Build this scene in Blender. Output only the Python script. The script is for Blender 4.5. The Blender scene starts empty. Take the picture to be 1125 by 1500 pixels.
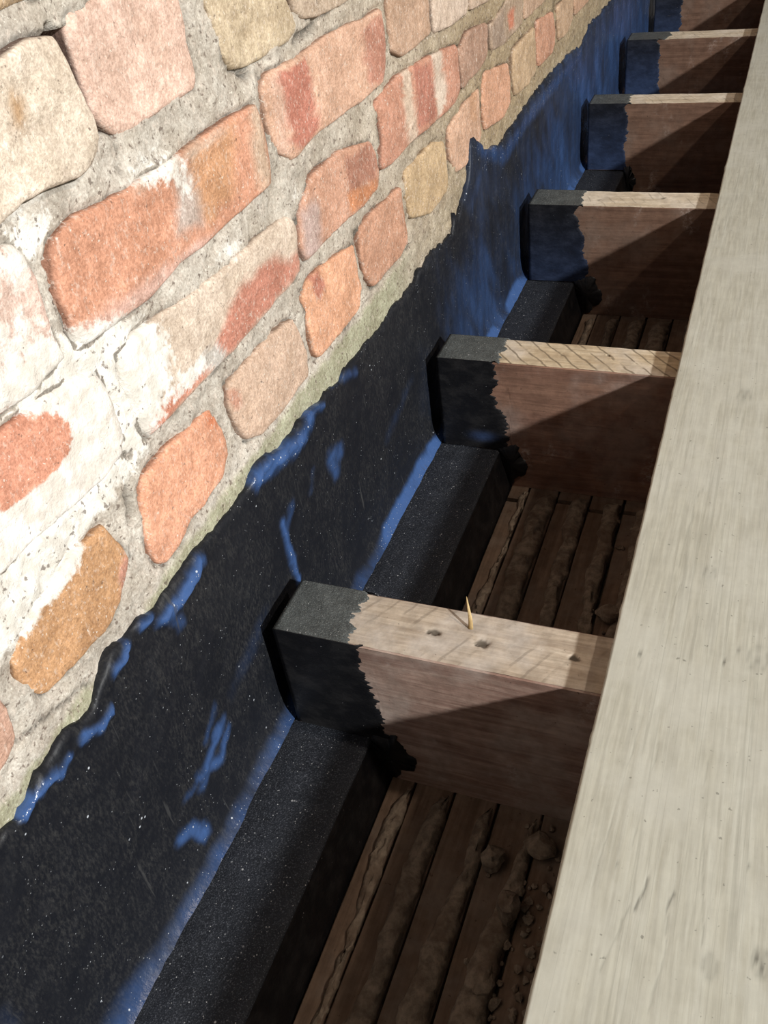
import bpy, math, random
import numpy as np
from mathutils import Matrix, Vector

# ------------------------------------------------------------------ camera, world, lamps, exposure
scene = bpy.context.scene
COLL = scene.collection
CAM_ROT = [[0.9302845, -0.1367855, 0.3403829], [0.3471234, 0.6283329, -0.6962062], [-0.1186428, 0.7658247, 0.6320098]]
CAM_F = 1333.733
CAM_Z = 0.476
cam_data = bpy.data.cameras.new('camera')
cam = bpy.data.objects.new('camera', cam_data)
COLL.objects.link(cam)
m = Matrix(CAM_ROT).to_4x4()
m.translation = Vector((0.0, 0.0, CAM_Z))
cam.matrix_world = m
cam_data.sensor_fit = 'VERTICAL'
cam_data.sensor_height = 36.0
cam_data.lens = 36.0 * CAM_F / 1500.0
cam_data.clip_start = 0.01
scene.camera = cam

world = bpy.data.worlds.new('world')
scene.world = world
world.use_nodes = True
world.node_tree.nodes['Background'].inputs[0].default_value = (1.0, 0.92, 0.84, 1)
world.node_tree.nodes['Background'].inputs[1].default_value = 0.10


def area_lamp(name, loc, target, power, size, colour):
    d = bpy.data.lights.new(name, 'AREA')
    d.shape = 'DISK'; d.size = size; d.energy = power; d.color = colour
    o = bpy.data.objects.new(name, d)
    COLL.objects.link(o)
    o.location = loc
    o.rotation_euler = (Vector(target) - Vector(loc)).to_track_quat('-Z', 'Y').to_euler()
    return o


area_lamp('work_lamp', (3.20, -1.15, 2.00), (-0.30, 0.75, 0.1), 218.0, 0.17, (0.975, 0.99, 0.975))
area_lamp('ceiling_lamp', (1.55, 0.55, 1.95), (-0.25, 0.9, 0.0), 18.0, 0.10, (1.0, 0.86, 0.72))

scene.view_settings.view_transform = 'Standard'
scene.view_settings.look = 'None'
scene.view_settings.exposure = 0.0
scene.view_settings.gamma = 1.0
scene.view_settings.use_curve_mapping = False

# ------------------------------------------------------------------ traced measurements (wall: y, z in mm; board: x, y in mm)
BRICKS = {
    'C0': ((238, 230, 214), [(303.4, 395.0), (330.9, 401.4), (348.5, 403.1), (365.5, 399.6), (366.5, 392.5), (369.8, 377.0), (375.7, 361.8), (374.1, 351.7), (365.0, 342.8), (351.4, 340.9), (329.2, 344.2), (311.2, 345.0), (295.6, 342.8), (272.3, 340.9), (281.9, 369.9)]),
    'C1': ((236, 203, 188), [(383.3, 404.4), (380.1, 396.0), (380.3, 378.9), (381.1, 360.1), (390.8, 348.1), (399.1, 344.7), (409.6, 343.7), (437.9, 344.8), (475.3, 345.5), (478.7, 349.0), (479.9, 364.0), (481.0, 382.6), (479.8, 407.3), (440.9, 407.5), (403.3, 405.7)]),
    'C2': ((203, 190, 160), [(504.8, 397.8), (505.9, 384.1), (508.3, 365.9), (511.8, 350.3), (517.5, 343.9), (536.0, 340.4), (567.9, 339.6), (599.6, 339.9), (614.0, 344.8), (612.1, 353.5), (603.1, 367.5), (596.5, 391.7), (547.6, 397.4)]),
    'C3': ((196, 180, 160), [(606.0, 366.9), (613.1, 353.3), (625.2, 347.2), (647.2, 343.5), (690.8, 341.4), (740.4, 343.0), (755.4, 364.2), (672.0, 374.5)]),
    'D0': ((232, 205, 195), [(290.2, 333.7), (298.7, 332.1), (303.8, 324.4), (305.5, 314.3), (304.5, 301.0), (303.4, 288.1), (303.2, 276.3), (304.3, 270.4), (292.0, 268.5), (279.4, 267.2), (263.9, 268.0), (251.6, 269.5), (225.1, 271.1), (237.2, 304.4), (254.8, 329.5)]),
    'D1': ((214, 148, 118), [(323.4, 322.5), (340.5, 326.7), (360.3, 324.0), (379.1, 322.2), (392.6, 321.9), (411.5, 321.7), (452.4, 322.1), (503.1, 321.5), (537.0, 320.0), (540.4, 310.3), (543.1, 287.3), (538.7, 268.1), (519.5, 267.2), (459.3, 266.2), (438.5, 265.9), (413.3, 267.4), (381.6, 262.9), (345.9, 265.4), (321.8, 267.2), (315.4, 268.6), (315.0, 282.1), (315.0, 296.8), (318.1, 313.4)]),
    'D2': ((224, 180, 154), [(557.1, 331.5), (547.1, 324.9), (548.1, 298.3), (552.7, 282.6), (573.6, 269.7), (596.1, 272.8), (619.7, 273.5), (657.4, 272.6), (703.6, 270.1), (752.5, 271.2), (759.5, 277.2), (769.7, 292.9), (767.8, 311.3), (767.3, 323.9), (726.5, 324.7), (687.4, 329.0), (650.5, 330.5), (614.0, 329.0)]),
    'D3': ((190, 157, 132), [(779.4, 331.2), (777.6, 306.5), (778.2, 288.2), (802.3, 277.1), (829.5, 276.3), (878.3, 276.7), (883.0, 279.0), (883.2, 301.6), (885.9, 325.6), (832.5, 328.1)]),
    'D4': ((208, 192, 176), [(896.5, 320.9), (889.0, 286.2), (891.9, 274.0), (936.2, 269.5), (996.8, 267.3), (1003.0, 272.8), (1003.4, 309.3), (947.7, 316.7)]),
    'D5': ((190, 170, 150), [(1011.4, 289.7), (1009.4, 267.7), (1071.6, 262.6), (1134.8, 260.8), (1140.0, 297.4), (1065.5, 304.2)]),
    'E1': ((226, 150, 122), [(218.9, 261.0), (247.1, 262.1), (277.6, 262.2), (309.0, 258.2), (323.1, 250.9), (327.3, 229.2), (325.8, 207.9), (317.9, 199.7), (294.1, 199.0), (270.7, 201.5), (243.5, 204.1), (217.8, 205.0), (194.1, 205.9), (200.2, 237.8)]),
    'E2': ((226, 214, 198), [(338.7, 251.1), (360.6, 252.8), (381.1, 252.2), (406.9, 248.7), (438.8, 246.1), (474.7, 245.1), (519.3, 244.1), (550.6, 240.6), (559.6, 231.9), (558.1, 214.6), (557.1, 198.2), (546.6, 193.6), (525.5, 193.9), (504.9, 193.4), (470.5, 192.6), (448.0, 191.5), (433.6, 193.3), (409.6, 192.7), (384.0, 193.0), (358.8, 194.1), (341.9, 195.2), (339.6, 210.0), (338.0, 217.4), (338.4, 234.8)]),
    'E3': ((212, 158, 132), [(566.3, 236.6), (597.1, 252.0), (649.0, 251.1), (710.5, 238.1), (721.3, 223.3), (722.2, 206.9), (715.3, 196.6), (678.9, 194.0), (648.2, 197.4), (614.6, 198.9), (578.2, 197.6), (565.9, 198.4), (560.7, 215.1)]),
    'E4': ((196, 136, 112), [(728.1, 261.2), (736.4, 243.4), (738.1, 228.9), (728.7, 206.3), (748.4, 203.2), (813.4, 203.6), (874.1, 199.4), (911.6, 197.4), (944.8, 197.9), (960.9, 204.5), (963.1, 225.1), (961.2, 248.6), (910.7, 256.3), (865.9, 261.2), (791.9, 266.7), (756.9, 264.5)]),
    'E5': ((168, 132, 112), [(964.7, 242.7), (970.4, 202.5), (998.8, 203.9), (1027.9, 202.8), (1068.0, 208.9), (1071.7, 213.6), (1073.4, 240.8), (1063.1, 245.2), (996.1, 252.2)]),
    'E6': ((166, 146, 124), [(1081.4, 237.6), (1085.6, 210.0), (1136.1, 203.1), (1188.3, 204.5), (1229.7, 204.7), (1235.1, 226.3), (1232.8, 239.4), (1157.7, 247.8), (1126.1, 242.0)]),
    'E7': ((180, 150, 125), [(1240.5, 206.0), (1239.5, 236.6), (1352.4, 241.2), (1363.7, 202.9)]),
    'E8': ((185, 150, 125), [(1376.2, 203.5), (1372.6, 237.4), (1505.5, 238.2), (1512.4, 198.2)]),
    'F9': ((214, 170, 150), [(158.6, 159.2), (184.0, 157.0), (185.0, 144.9), (180.7, 126.1), (170.9, 121.3), (162.3, 120.9), (136.5, 123.3), (141.1, 149.5)]),
    'F0': ((206, 154, 104), [(286.5, 177.1), (289.9, 166.3), (295.7, 150.0), (296.2, 144.2), (289.5, 138.6), (277.5, 127.2), (265.8, 122.5), (251.2, 123.3), (235.7, 123.7), (221.3, 125.7), (206.2, 128.6), (199.6, 138.7), (196.7, 153.1), (198.8, 162.9), (206.0, 167.9), (218.2, 172.1), (227.0, 173.9), (237.1, 173.7), (250.3, 179.5), (259.1, 181.1), (273.0, 178.4)]),
    'F1': ((238, 168, 134), [(404.9, 174.4), (410.8, 162.1), (412.8, 150.5), (412.0, 135.0), (395.3, 124.7), (369.1, 122.5), (353.6, 123.4), (341.5, 118.4), (320.3, 116.2), (313.3, 122.6), (311.3, 139.3), (316.5, 160.2), (322.5, 174.1), (326.3, 178.5), (357.4, 179.4), (384.9, 176.5)]),
    'F2': ((216, 188, 166), [(528.9, 172.1), (533.7, 160.6), (539.9, 136.8), (536.5, 119.5), (516.0, 119.4), (489.9, 118.6), (454.0, 120.2), (434.5, 129.2), (429.6, 140.5), (424.4, 162.6), (429.1, 178.1), (444.7, 178.4), (465.4, 177.2), (491.3, 177.9)]),
    'F3': ((238, 174, 136), [(651.6, 174.6), (652.1, 155.2), (654.9, 132.8), (643.6, 119.4), (606.3, 119.0), (557.0, 120.7), (551.0, 132.2), (550.0, 154.6), (549.5, 177.5), (563.0, 185.6), (587.2, 184.6), (618.5, 180.3)]),
    'F4': ((200, 146, 118), [(765.8, 179.1), (769.0, 159.5), (767.8, 124.4), (746.9, 119.6), (676.3, 123.4), (663.3, 138.1), (659.2, 161.7), (665.4, 182.7), (700.8, 183.4)]),
    'F5': ((203, 178, 136), [(863.7, 184.8), (896.8, 174.9), (902.3, 160.1), (896.0, 125.1), (840.0, 121.8), (784.4, 140.0), (777.8, 163.1), (779.7, 187.6)]),
    'F6': ((214, 172, 144), [(914.6, 181.2), (913.9, 149.0), (931.5, 129.8), (961.3, 124.8), (1029.2, 134.9), (1030.4, 187.3), (990.6, 189.1), (941.7, 184.7)]),
    'F7': ((212, 156, 124), [(1054.7, 197.6), (1158.8, 179.3), (1163.2, 132.5), (1125.5, 124.8), (1043.8, 136.2), (1035.7, 170.7)]),
    'F8': ((190, 164, 128), [(1176.5, 189.2), (1291.2, 188.8), (1295.9, 132.1), (1249.0, 127.3), (1180.6, 133.8), (1173.1, 159.1)]),
    'F10': ((198, 142, 114), [(1306.9, 191.7), (1401.8, 181.3), (1415.2, 146.0), (1401.7, 127.9), (1312.0, 132.0), (1301.7, 166.8)]),
    'F11': ((186, 156, 124), [(1428.4, 182.3), (1538.5, 177.8), (1541.0, 140.3), (1501.0, 129.9), (1438.3, 133.2)]),
    'F12': ((190, 150, 120), [(1553.9, 177.4), (1674.4, 174.3), (1679.5, 136.1), (1562.0, 138.4)]),
    'F13': ((180, 150, 125), [(1692.2, 172.9), (1845.4, 166.8), (1853.0, 131.8), (1703.6, 135.1)]),
}
COAT_EDGE = [(103.4, 96.0), (125.5, 93.5), (144.5, 91.4), (149.0, 93.6), (159.0, 89.6), (161.5, 93.7), (168.3, 92.1), (177.8, 98.7), (190.7, 98.8), (206.6, 101.3), (218.7, 93.7), (228.9, 95.4), (233.4, 101.1), (240.8, 104.7), (254.0, 111.3), (267.5, 108.8), (281.1, 108.4), (299.8, 101.6), (307.9, 104.8), (324.3, 103.2), (339.1, 105.4), (358.2, 102.6), (395.7, 99.1), (412.5, 100.2), (420.9, 100.2), (430.0, 106.0), (444.4, 106.7), (471.0, 97.4), (492.0, 95.7), (503.7, 99.6), (526.2, 94.8), (545.9, 90.3), (553.8, 92.4), (582.6, 84.9), (590.8, 90.5), (626.7, 86.6), (644.9, 87.0), (675.7, 82.2), (709.7, 86.3), (744.6, 81.8), (776.5, 79.7), (789.0, 86.6), (823.6, 86.5), (859.1, 82.4), (896.3, 75.9), (912.7, 81.2), (910.2, 102.7), (960.1, 107.2), (969.4, 125.6), (976.9, 148.7), (1015.1, 135.8), (1025.7, 116.2), (1040.4, 116.5), (1096.4, 102.1), (1149.7, 105.7), (1217.3, 107.0), (1278.6, 106.7), (1331.8, 108.2), (1424.7, 101.8), (1502.4, 99.3), (1621.7, 85.0), (1666.2, 101.8), (1779.8, 92.7), (1876.0, 91.3), (2067.7, 95.9), (2348.3, 87.8)]
PATCHES = [
    ([(525.4, 319.9), (538.5, 319.2), (538.1, 269.2), (519.9, 268.0), (518.1, 292.1)], (205, 180, 156), 5),
    ([(558.1, 329.2), (573.0, 328.0), (566.7, 277.3), (553.0, 283.4)], (232, 192, 172), 3),
    ([(570.6, 327.4), (612.7, 325.9), (620.3, 278.1), (596.1, 272.8), (572.7, 272.8), (569.7, 296.6)], (192, 116, 98), 2),
    ([(714.2, 319.0), (771.0, 320.6), (763.2, 273.5), (715.5, 273.9)], (196, 134, 114), 3),
    ([(446.6, 323.0), (505.6, 319.1), (486.8, 280.0), (448.6, 274.3), (444.3, 290.6), (442.8, 311.0)], (203, 148, 106), 8),
    ([(433.5, 318.2), (446.6, 307.7), (446.0, 277.5), (415.9, 284.3)], (202, 190, 184), 7),
    ([(315.8, 280.5), (412.0, 273.8), (459.3, 269.7), (439.9, 265.3), (383.7, 262.6), (320.1, 267.4)], (226, 186, 174), 6),
    ([(384.1, 320.9), (421.6, 320.6), (493.2, 321.1), (489.9, 314.2), (441.2, 315.4), (402.0, 316.9)], (205, 188, 172), 6),
    ([(461.7, 227.9), (516.9, 227.2), (539.0, 214.0), (558.1, 214.6), (557.1, 198.2), (479.9, 192.6), (437.6, 191.9), (427.0, 207.9)], (200, 128, 108), 5),
    ([(357.4, 208.8), (397.3, 206.0), (436.4, 195.1), (341.6, 194.5), (339.4, 206.9)], (222, 142, 116), 3),
    ([(406.5, 212.5), (425.3, 209.9), (435.9, 197.9), (425.3, 191.6), (407.1, 200.1)], (205, 208, 206), 2),
    ([(566.3, 236.6), (597.1, 236.9), (594.7, 190.0), (562.4, 199.0)], (200, 176, 172), 5),
    ([(653.0, 243.5), (709.9, 236.7), (720.1, 215.2), (707.5, 207.2), (652.7, 216.8)], (170, 114, 94), 4),
    ([(649.6, 216.4), (714.7, 204.4), (703.3, 195.4), (649.9, 197.9)], (206, 132, 88), 4),
    ([(795.5, 266.9), (816.9, 265.5), (821.9, 205.7), (794.8, 205.6)], (226, 206, 186), 2),
    ([(878.4, 262.1), (907.5, 260.7), (909.3, 206.6), (879.1, 201.7)], (226, 212, 196), 3),
    ([(827.0, 261.7), (874.6, 256.0), (875.7, 205.3), (824.6, 207.9)], (180, 112, 94), 3),
    ([(1081.4, 237.6), (1141.5, 242.8), (1142.5, 203.7), (1088.3, 208.6)], (150, 132, 116), 5),
    ([(1152.7, 233.2), (1191.7, 235.6), (1182.4, 211.9), (1159.7, 213.5)], (205, 120, 90), 5),
    ([(295.5, 158.9), (296.2, 144.2), (277.5, 127.2), (275.0, 130.3), (286.5, 146.2)], (212, 150, 130), 3),
    ([(564.9, 190.2), (584.8, 185.2), (586.1, 168.7), (572.3, 161.3), (565.4, 176.1)], (184, 112, 92), 3),
    ([(426.5, 172.9), (437.9, 168.4), (437.8, 157.7), (428.3, 158.5)], (206, 150, 128), 4),
    ([(400.7, 176.6), (408.7, 167.2), (406.8, 159.5), (396.6, 164.9)], (232, 130, 84), 4),
    ([(323.6, 387.8), (332.2, 384.4), (326.7, 372.8), (318.1, 374.2)], (205, 170, 130), 5),
    ([(313.6, 281.7), (326.4, 278.6), (326.1, 267.2), (314.5, 267.9)], (235, 190, 180), 4),
    ([(988.6, 204.7), (1017.5, 191.0), (1010.6, 155.8), (985.3, 163.9)], (196, 150, 116), 5),
]
WASH = [(289.0, 233.6, 60, 45, 0.95), (276.6, 295.1, 55, 40, 0.42), (243.5, 204.1, 55, 30, 0.85), (324.2, 235.5, 30, 35, 0.85), (329.4, 367.6, 80, 60, 0.35), (358.6, 236.0, 35, 28, 0.6), (400.5, 204.1, 30, 8, 0.6), (436.2, 305.7, 14, 22, 0.5), (467.9, 250.4, 40, 12, 0.5), (570.0, 245.1, 30, 14, 0.4), (211.2, 202.4, 50, 40, 0.8), (677.6, 251.8, 60, 10, 0.35), (824.1, 239.4, 30, 15, 0.25), (1023.6, 222.4, 50, 15, 0.35), (411.0, 320.8, 25, 12, 0.5), (315.2, 326.5, 30, 12, 0.5), (268.6, 237.7, 30, 15, -1.5), (279.5, 172.8, 12, 12, -0.7), (233.1, 146.4, 30, 22, -0.4), (333.3, 301.0, 45, 32, -0.45), (244.5, 245.4, 26, 16, -1.2), (497.3, 207.6, 30, 20, -0.5)]
STROKES = [([(161.1, 89.4), (167.2, 91.2), (177.5, 91.3), (189.9, 87.1), (196.1, 88.3)], 3.1, 1, 1), ([(210.9, 87.9), (221.3, 80.6), (229.0, 80.0), (234.1, 82.9)], 3.0, 1, 1), ([(248.1, 100.5), (256.2, 100.1), (262.1, 104.2)], 3.6, 1, 1), ([(280.1, 103.6), (288.1, 103.0)], 3.4, 0.8, 0.8), ([(297.7, 93.1), (315.2, 90.5), (331.1, 93.2), (344.1, 96.1)], 4.9, 1, 1), ([(305.7, 85.0), (310.1, 74.2)], 4.6, 0.5, 0.3), ([(429.9, 98.8), (448.8, 96.8), (475.8, 89.5), (501.3, 85.4), (517.3, 92.4)], 6.8, 1, 1), ([(524.9, 95.0), (542.5, 88.6)], 4.0, 0.6, 0.6), ([(543.7, 20.5), (538.6, 37.2), (558.6, 31.3)], 7.8, 0.6, 0.2), ([(448.1, 43.5), (447.4, 19.8), (449.3, -11.1), (451.2, -19.0)], 3.8, 0.9, 0.4), ([(465.4, 46.3), (451.3, 34.0)], 4.6, 0.5, 0.2), ([(506.6, 48.4), (495.9, 35.8)], 4.2, 0.35, 0.1), ([(276.5, -52.4), (291.1, -40.8), (313.2, -30.6)], 5.2, 0.75, 0.3), ([(275.5, -42.9), (301.3, -54.8), (315.9, -41.9)], 4.5, 0.7, 0.3), ([(294.1, -25.1), (311.7, -13.4)], 4.5, 0.4, 0.1), ([(240.4, -60.5), (252.9, -68.6), (261.1, -86.9)], 4.9, 0.8, 0.3), ([(257.7, -41.1), (278.3, -46.9)], 3.8, 0.4, 0.1), ([(336.6, -20.9), (399.0, -6.9)], 10.9, 0.22, 0), ([(93.7, 6.9), (96.1, -7.6)], 8.2, 0.2, 0), ([(560.3, 98.0), (611.7, 76.5)], 4.9, 0.5, 0.3), ([(800.3, -76.9), (839.0, -74.3)], 11.4, 0.3, 0), ([(654.7, -21.6), (729.4, -6.5)], 9.7, 0.25, 0), ([(1005.9, 131.5), (1103.7, 85.6), (1265.8, 92.1), (1594.3, 75.6)], 12.0, 0.55, 0.3), ([(968.0, 80.2), (999.7, 99.2)], 12.0, 0.4, 0.2)]
CREVICES = [([(369.5, 398.6), (372.1, 392.3), (373.9, 386.0)], 4.6, 26), ([(375.1, 395.5), (374.8, 385.8), (375.2, 376.7), (379.4, 362.2), (382.4, 354.8)], 2.9, 28), ([(381.7, 355.7), (393.6, 346.2), (391.0, 330.0)], 1.3, 6), ([(318.0, 315.2), (314.5, 295.9), (314.5, 281.3), (315.0, 268.8)], 0.9, 5), ([(549.5, 332.3), (549.0, 316.0), (545.1, 289.3)], 1.5, 5), ([(561.6, 231.0), (561.3, 208.0), (562.3, 195.8)], 1.7, 6), ([(661.4, 180.3), (660.5, 156.8), (668.9, 130.9), (675.9, 122.3)], 2.2, 6), ([(427.0, 177.8), (425.2, 162.2), (428.6, 136.2)], 2.0, 6), ([(311.1, 181.0), (311.3, 173.5), (307.6, 161.4)], 2.7, 6), ([(554.1, 173.5), (550.6, 140.7), (555.3, 119.9)], 1.9, 6), ([(766.1, 301.6), (773.5, 289.4)], 2.3, 4), ([(883.9, 304.2), (883.9, 274.8)], 2.8, 5), ([(959.7, 242.0), (966.3, 217.6), (970.4, 202.5)], 4.4, 6), ([(1078.9, 239.5), (1082.4, 208.7)], 5.2, 5), ([(912.1, 180.6), (909.5, 150.6), (912.5, 133.2)], 3.3, 5), ([(1168.5, 177.5), (1170.2, 133.7)], 6.2, 5), ([(1298.7, 184.7), (1299.8, 130.1)], 7.2, 5), ([(1415.0, 183.5), (1419.8, 129.6)], 8.2, 5), ([(736.4, 243.4), (729.6, 208.8)], 2.4, 4), ([(733.5, 210.4), (695.3, 195.6)], 3.3, 3), ([(779.1, 215.1), (732.6, 207.8), (688.3, 198.4)], 2.6, 3), ([(997.5, 222.5), (919.6, 201.5), (833.2, 203.2)], 4.8, 3), ([(235.2, 105.5), (179.7, 123.5)], 0.8, 1), ([(433.5, 127.0), (440.1, 125.3), (514.9, 117.0)], 1.1, 4), ([(319.9, 115.4), (342.4, 115.2), (354.6, 122.0), (396.3, 122.7)], 1.4, 4), ([(339.7, 207.6), (339.9, 195.7)], 1.2, 5), ([(314.8, 206.5), (325.4, 194.2)], 1.8, 3), ([(609.7, 337.4), (645.6, 339.6)], 3.3, 5), ([(528.7, 338.9), (538.0, 334.7)], 2.3, 6), ([(677.0, 120.5), (777.4, 116.7)], 1.6, 4)]
BOARD_MARKS = [([(-34.6, 412.4), (-33.2, 405.6)], 4), ([(25.6, 430.8), (24.3, 421.6)], 3), ([(-7.2, 257.5), (-8.5, 247.5), (-11.3, 239.1)], 2), ([(6.2, 253.8), (4.1, 243.8)], 2), ([(-22.1, 203.9), (-18.1, 218.9), (-13.5, 242.2)], 1.6), ([(2.0, 192.0), (6.2, 219.6), (4.1, 243.8)], 1.4), ([(22.7, 228.2), (14.9, 307.5), (14.0, 339.4)], 1.4), ([(-23.2, 259.4), (-22.7, 258.7)], 3), ([(47.3, 230.7), (50.0, 225.0)], 3), ([(-23.8, 285.4), (-24.0, 284.0)], 2), ([(40.0, 277.5), (40.7, 277.0)], 2), ([(-18.1, 272.3), (-13.2, 341.5)], 1.3), ([(-16.2, 573.7), (-10.5, 592.1)], 2), ([(-1.1, 710.4), (0.1, 708.5)], 2.5), ([(-12.6, 367.3), (-9.4, 389.9)], 1.3), ([(-33.4, 243.7), (-29.7, 299.1), (-23.7, 375.1)], 1.2), ([(16.5, 416.7), (17.6, 412.9)], 2), ([(-44.0, 1075.9), (-42.4, 1074.1)], 2.5), ([(-9.0, 1084.3), (-7.3, 1080.6)], 2), ([(-34.5, 391.8), (-30.4, 407.5)], 1.4), ([(-22.5, 427.7), (-15.8, 481.9)], 1.2), ([(-19.6, 495.1), (-17.6, 540.8), (-15.0, 561.5)], 1.2)]
BOARD_KNOTS = [(36.4, 421.8, 13), (26.5, 220.9, 7), (48.9, 229.6, 9), (8.0, 722.9, 12), (1.2, 492.9, 9)]

WALL_X = -0.307
LEDGE_Z = -0.108
LATH_Z = -0.155


# ------------------------------------------------------------------ numeric helpers
def lin(c):
    c = np.asarray(c, float) / 255.0
    return np.where(c <= 0.04045, c / 12.92, ((c + 0.055) / 1.055) ** 2.4)


def _hash(ix, iy, seed):
    h = (ix.astype(np.int64) * 374761393 + iy.astype(np.int64) * 668265263 + seed * 1442695041) & 0xffffffff
    h = ((h ^ (h >> 13)) * 1274126177) & 0xffffffff
    return ((h ^ (h >> 16)) & 0xffff) / 65535.0


def vnoise(x, y, seed=0):
    x = np.asarray(x, float); y = np.asarray(y, float)
    ix = np.floor(x); iy = np.floor(y)
    fx = x - ix; fy = y - iy
    fx = fx * fx * (3 - 2 * fx); fy = fy * fy * (3 - 2 * fy)
    a = _hash(ix, iy, seed); b = _hash(ix + 1, iy, seed)
    c = _hash(ix, iy + 1, seed); d = _hash(ix + 1, iy + 1, seed)
    return (a * (1 - fx) + b * fx) * (1 - fy) + (c * (1 - fx) + d * fx) * fy


def fbm(x, y, seed=0, octaves=4):
    s = 0.0; a = 0.5; t = 0.0
    for o in range(octaves):
        s = s + a * vnoise(np.asarray(x) * 2 ** o, np.asarray(y) * 2 ** o, seed + o * 17)
        t += a; a *= 0.5
    return s / t


def smooth(a, b, x):
    t = np.clip((np.asarray(x, float) - a) / (b - a), 0, 1)
    return t * t * (3 - 2 * t)


def seg_dist(px, py, pts, closed=False):
    best = np.full(np.shape(px), 1e9)
    n = len(pts)
    for i in range(n if closed else n - 1):
        ax, ay = pts[i]; bx, by = pts[(i + 1) % n]
        dx, dy = bx - ax, by - ay
        L = dx * dx + dy * dy + 1e-9
        t = np.clip(((px - ax) * dx + (py - ay) * dy) / L, 0, 1)
        best = np.minimum(best, np.hypot(px - ax - t * dx, py - ay - t * dy))
    return best


def inside(px, py, pts):
    r = np.zeros(np.shape(px), bool)
    n = len(pts)
    for i in range(n):
        ax, ay = pts[i]; bx, by = pts[(i + 1) % n]
        if ay == by:
            continue
        c = ((ay > py) != (by > py)) & (px < (bx - ax) * (py - ay) / (by - ay) + ax)
        r ^= c
    return r


def sdf(px, py, pts):
    d = seg_dist(px, py, pts, True)
    return np.where(inside(px, py, pts), -d, d)


# ------------------------------------------------------------------ mesh helpers
def mesh_obj(name, verts, faces, mats, parent=None, attrs=None, face_mat=None, smooth_shade=True, origin=(0, 0, 0)):
    """verts in world metres; the object is placed at origin"""
    v = np.asarray(verts, float) - np.asarray(origin, float)
    me = bpy.data.meshes.new(name)
    me.from_pydata(v.tolist(), [], [list(map(int, f)) for f in faces])
    for mt in (mats if isinstance(mats, (list, tuple)) else [mats]):
        me.materials.append(mt)
    if face_mat is not None:
        me.polygons.foreach_set('material_index', np.asarray(face_mat, np.int32))
    me.polygons.foreach_set('use_smooth', np.full(len(me.polygons), smooth_shade, bool))
    for k, a in (attrs or {}).items():
        a = np.asarray(a, float)
        if a.ndim == 2:
            at = me.attributes.new(k, 'FLOAT_COLOR', 'POINT')
            at.data.foreach_set('color', np.concatenate([a, np.ones((len(a), 1))], 1).ravel())
        else:
            at = me.attributes.new(k, 'FLOAT', 'POINT')
            at.data.foreach_set('value', a)
    me.update()
    o = bpy.data.objects.new(name, me)
    COLL.objects.link(o)
    if parent is not None:
        o.parent = parent
        o.location = Vector(origin) - parent.matrix_world.translation
    else:
        o.location = origin
    return o


def empty(name, loc):
    o = bpy.data.objects.new(name, None)
    COLL.objects.link(o)
    o.location = loc
    o.empty_display_size = 0.05
    o.matrix_world = Matrix.Translation(loc)
    return o


def tag(o, label=None, cat=None, group=None, kind=None):
    if label: o['label'] = label
    if cat: o['category'] = cat
    if group: o['group'] = group
    if kind: o['kind'] = kind
    return o


def grid_faces(nu, nv, off=0, flip=False):
    i, j = np.meshgrid(np.arange(nu - 1), np.arange(nv - 1), indexing='ij')
    a = (i * nv + j).ravel() + off
    f = np.stack([a, a + nv, a + nv + 1, a + 1], 1)
    return f[:, ::-1] if flip else f


class MB:
    def __init__(self): self.v = []; self.f = []; self.m = []; self.n = 0
    def grid(self, X, Y, Z, mat=0, flip=False):
        nu, nv = X.shape
        self.v.append(np.stack([X.ravel(), Y.ravel(), Z.ravel()], 1))
        f = grid_faces(nu, nv, self.n, flip)
        self.f.append(f); self.m += [mat] * len(f)
        self.n += nu * nv
    def done(self):
        return np.concatenate(self.v), np.concatenate(self.f), self.m


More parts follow.
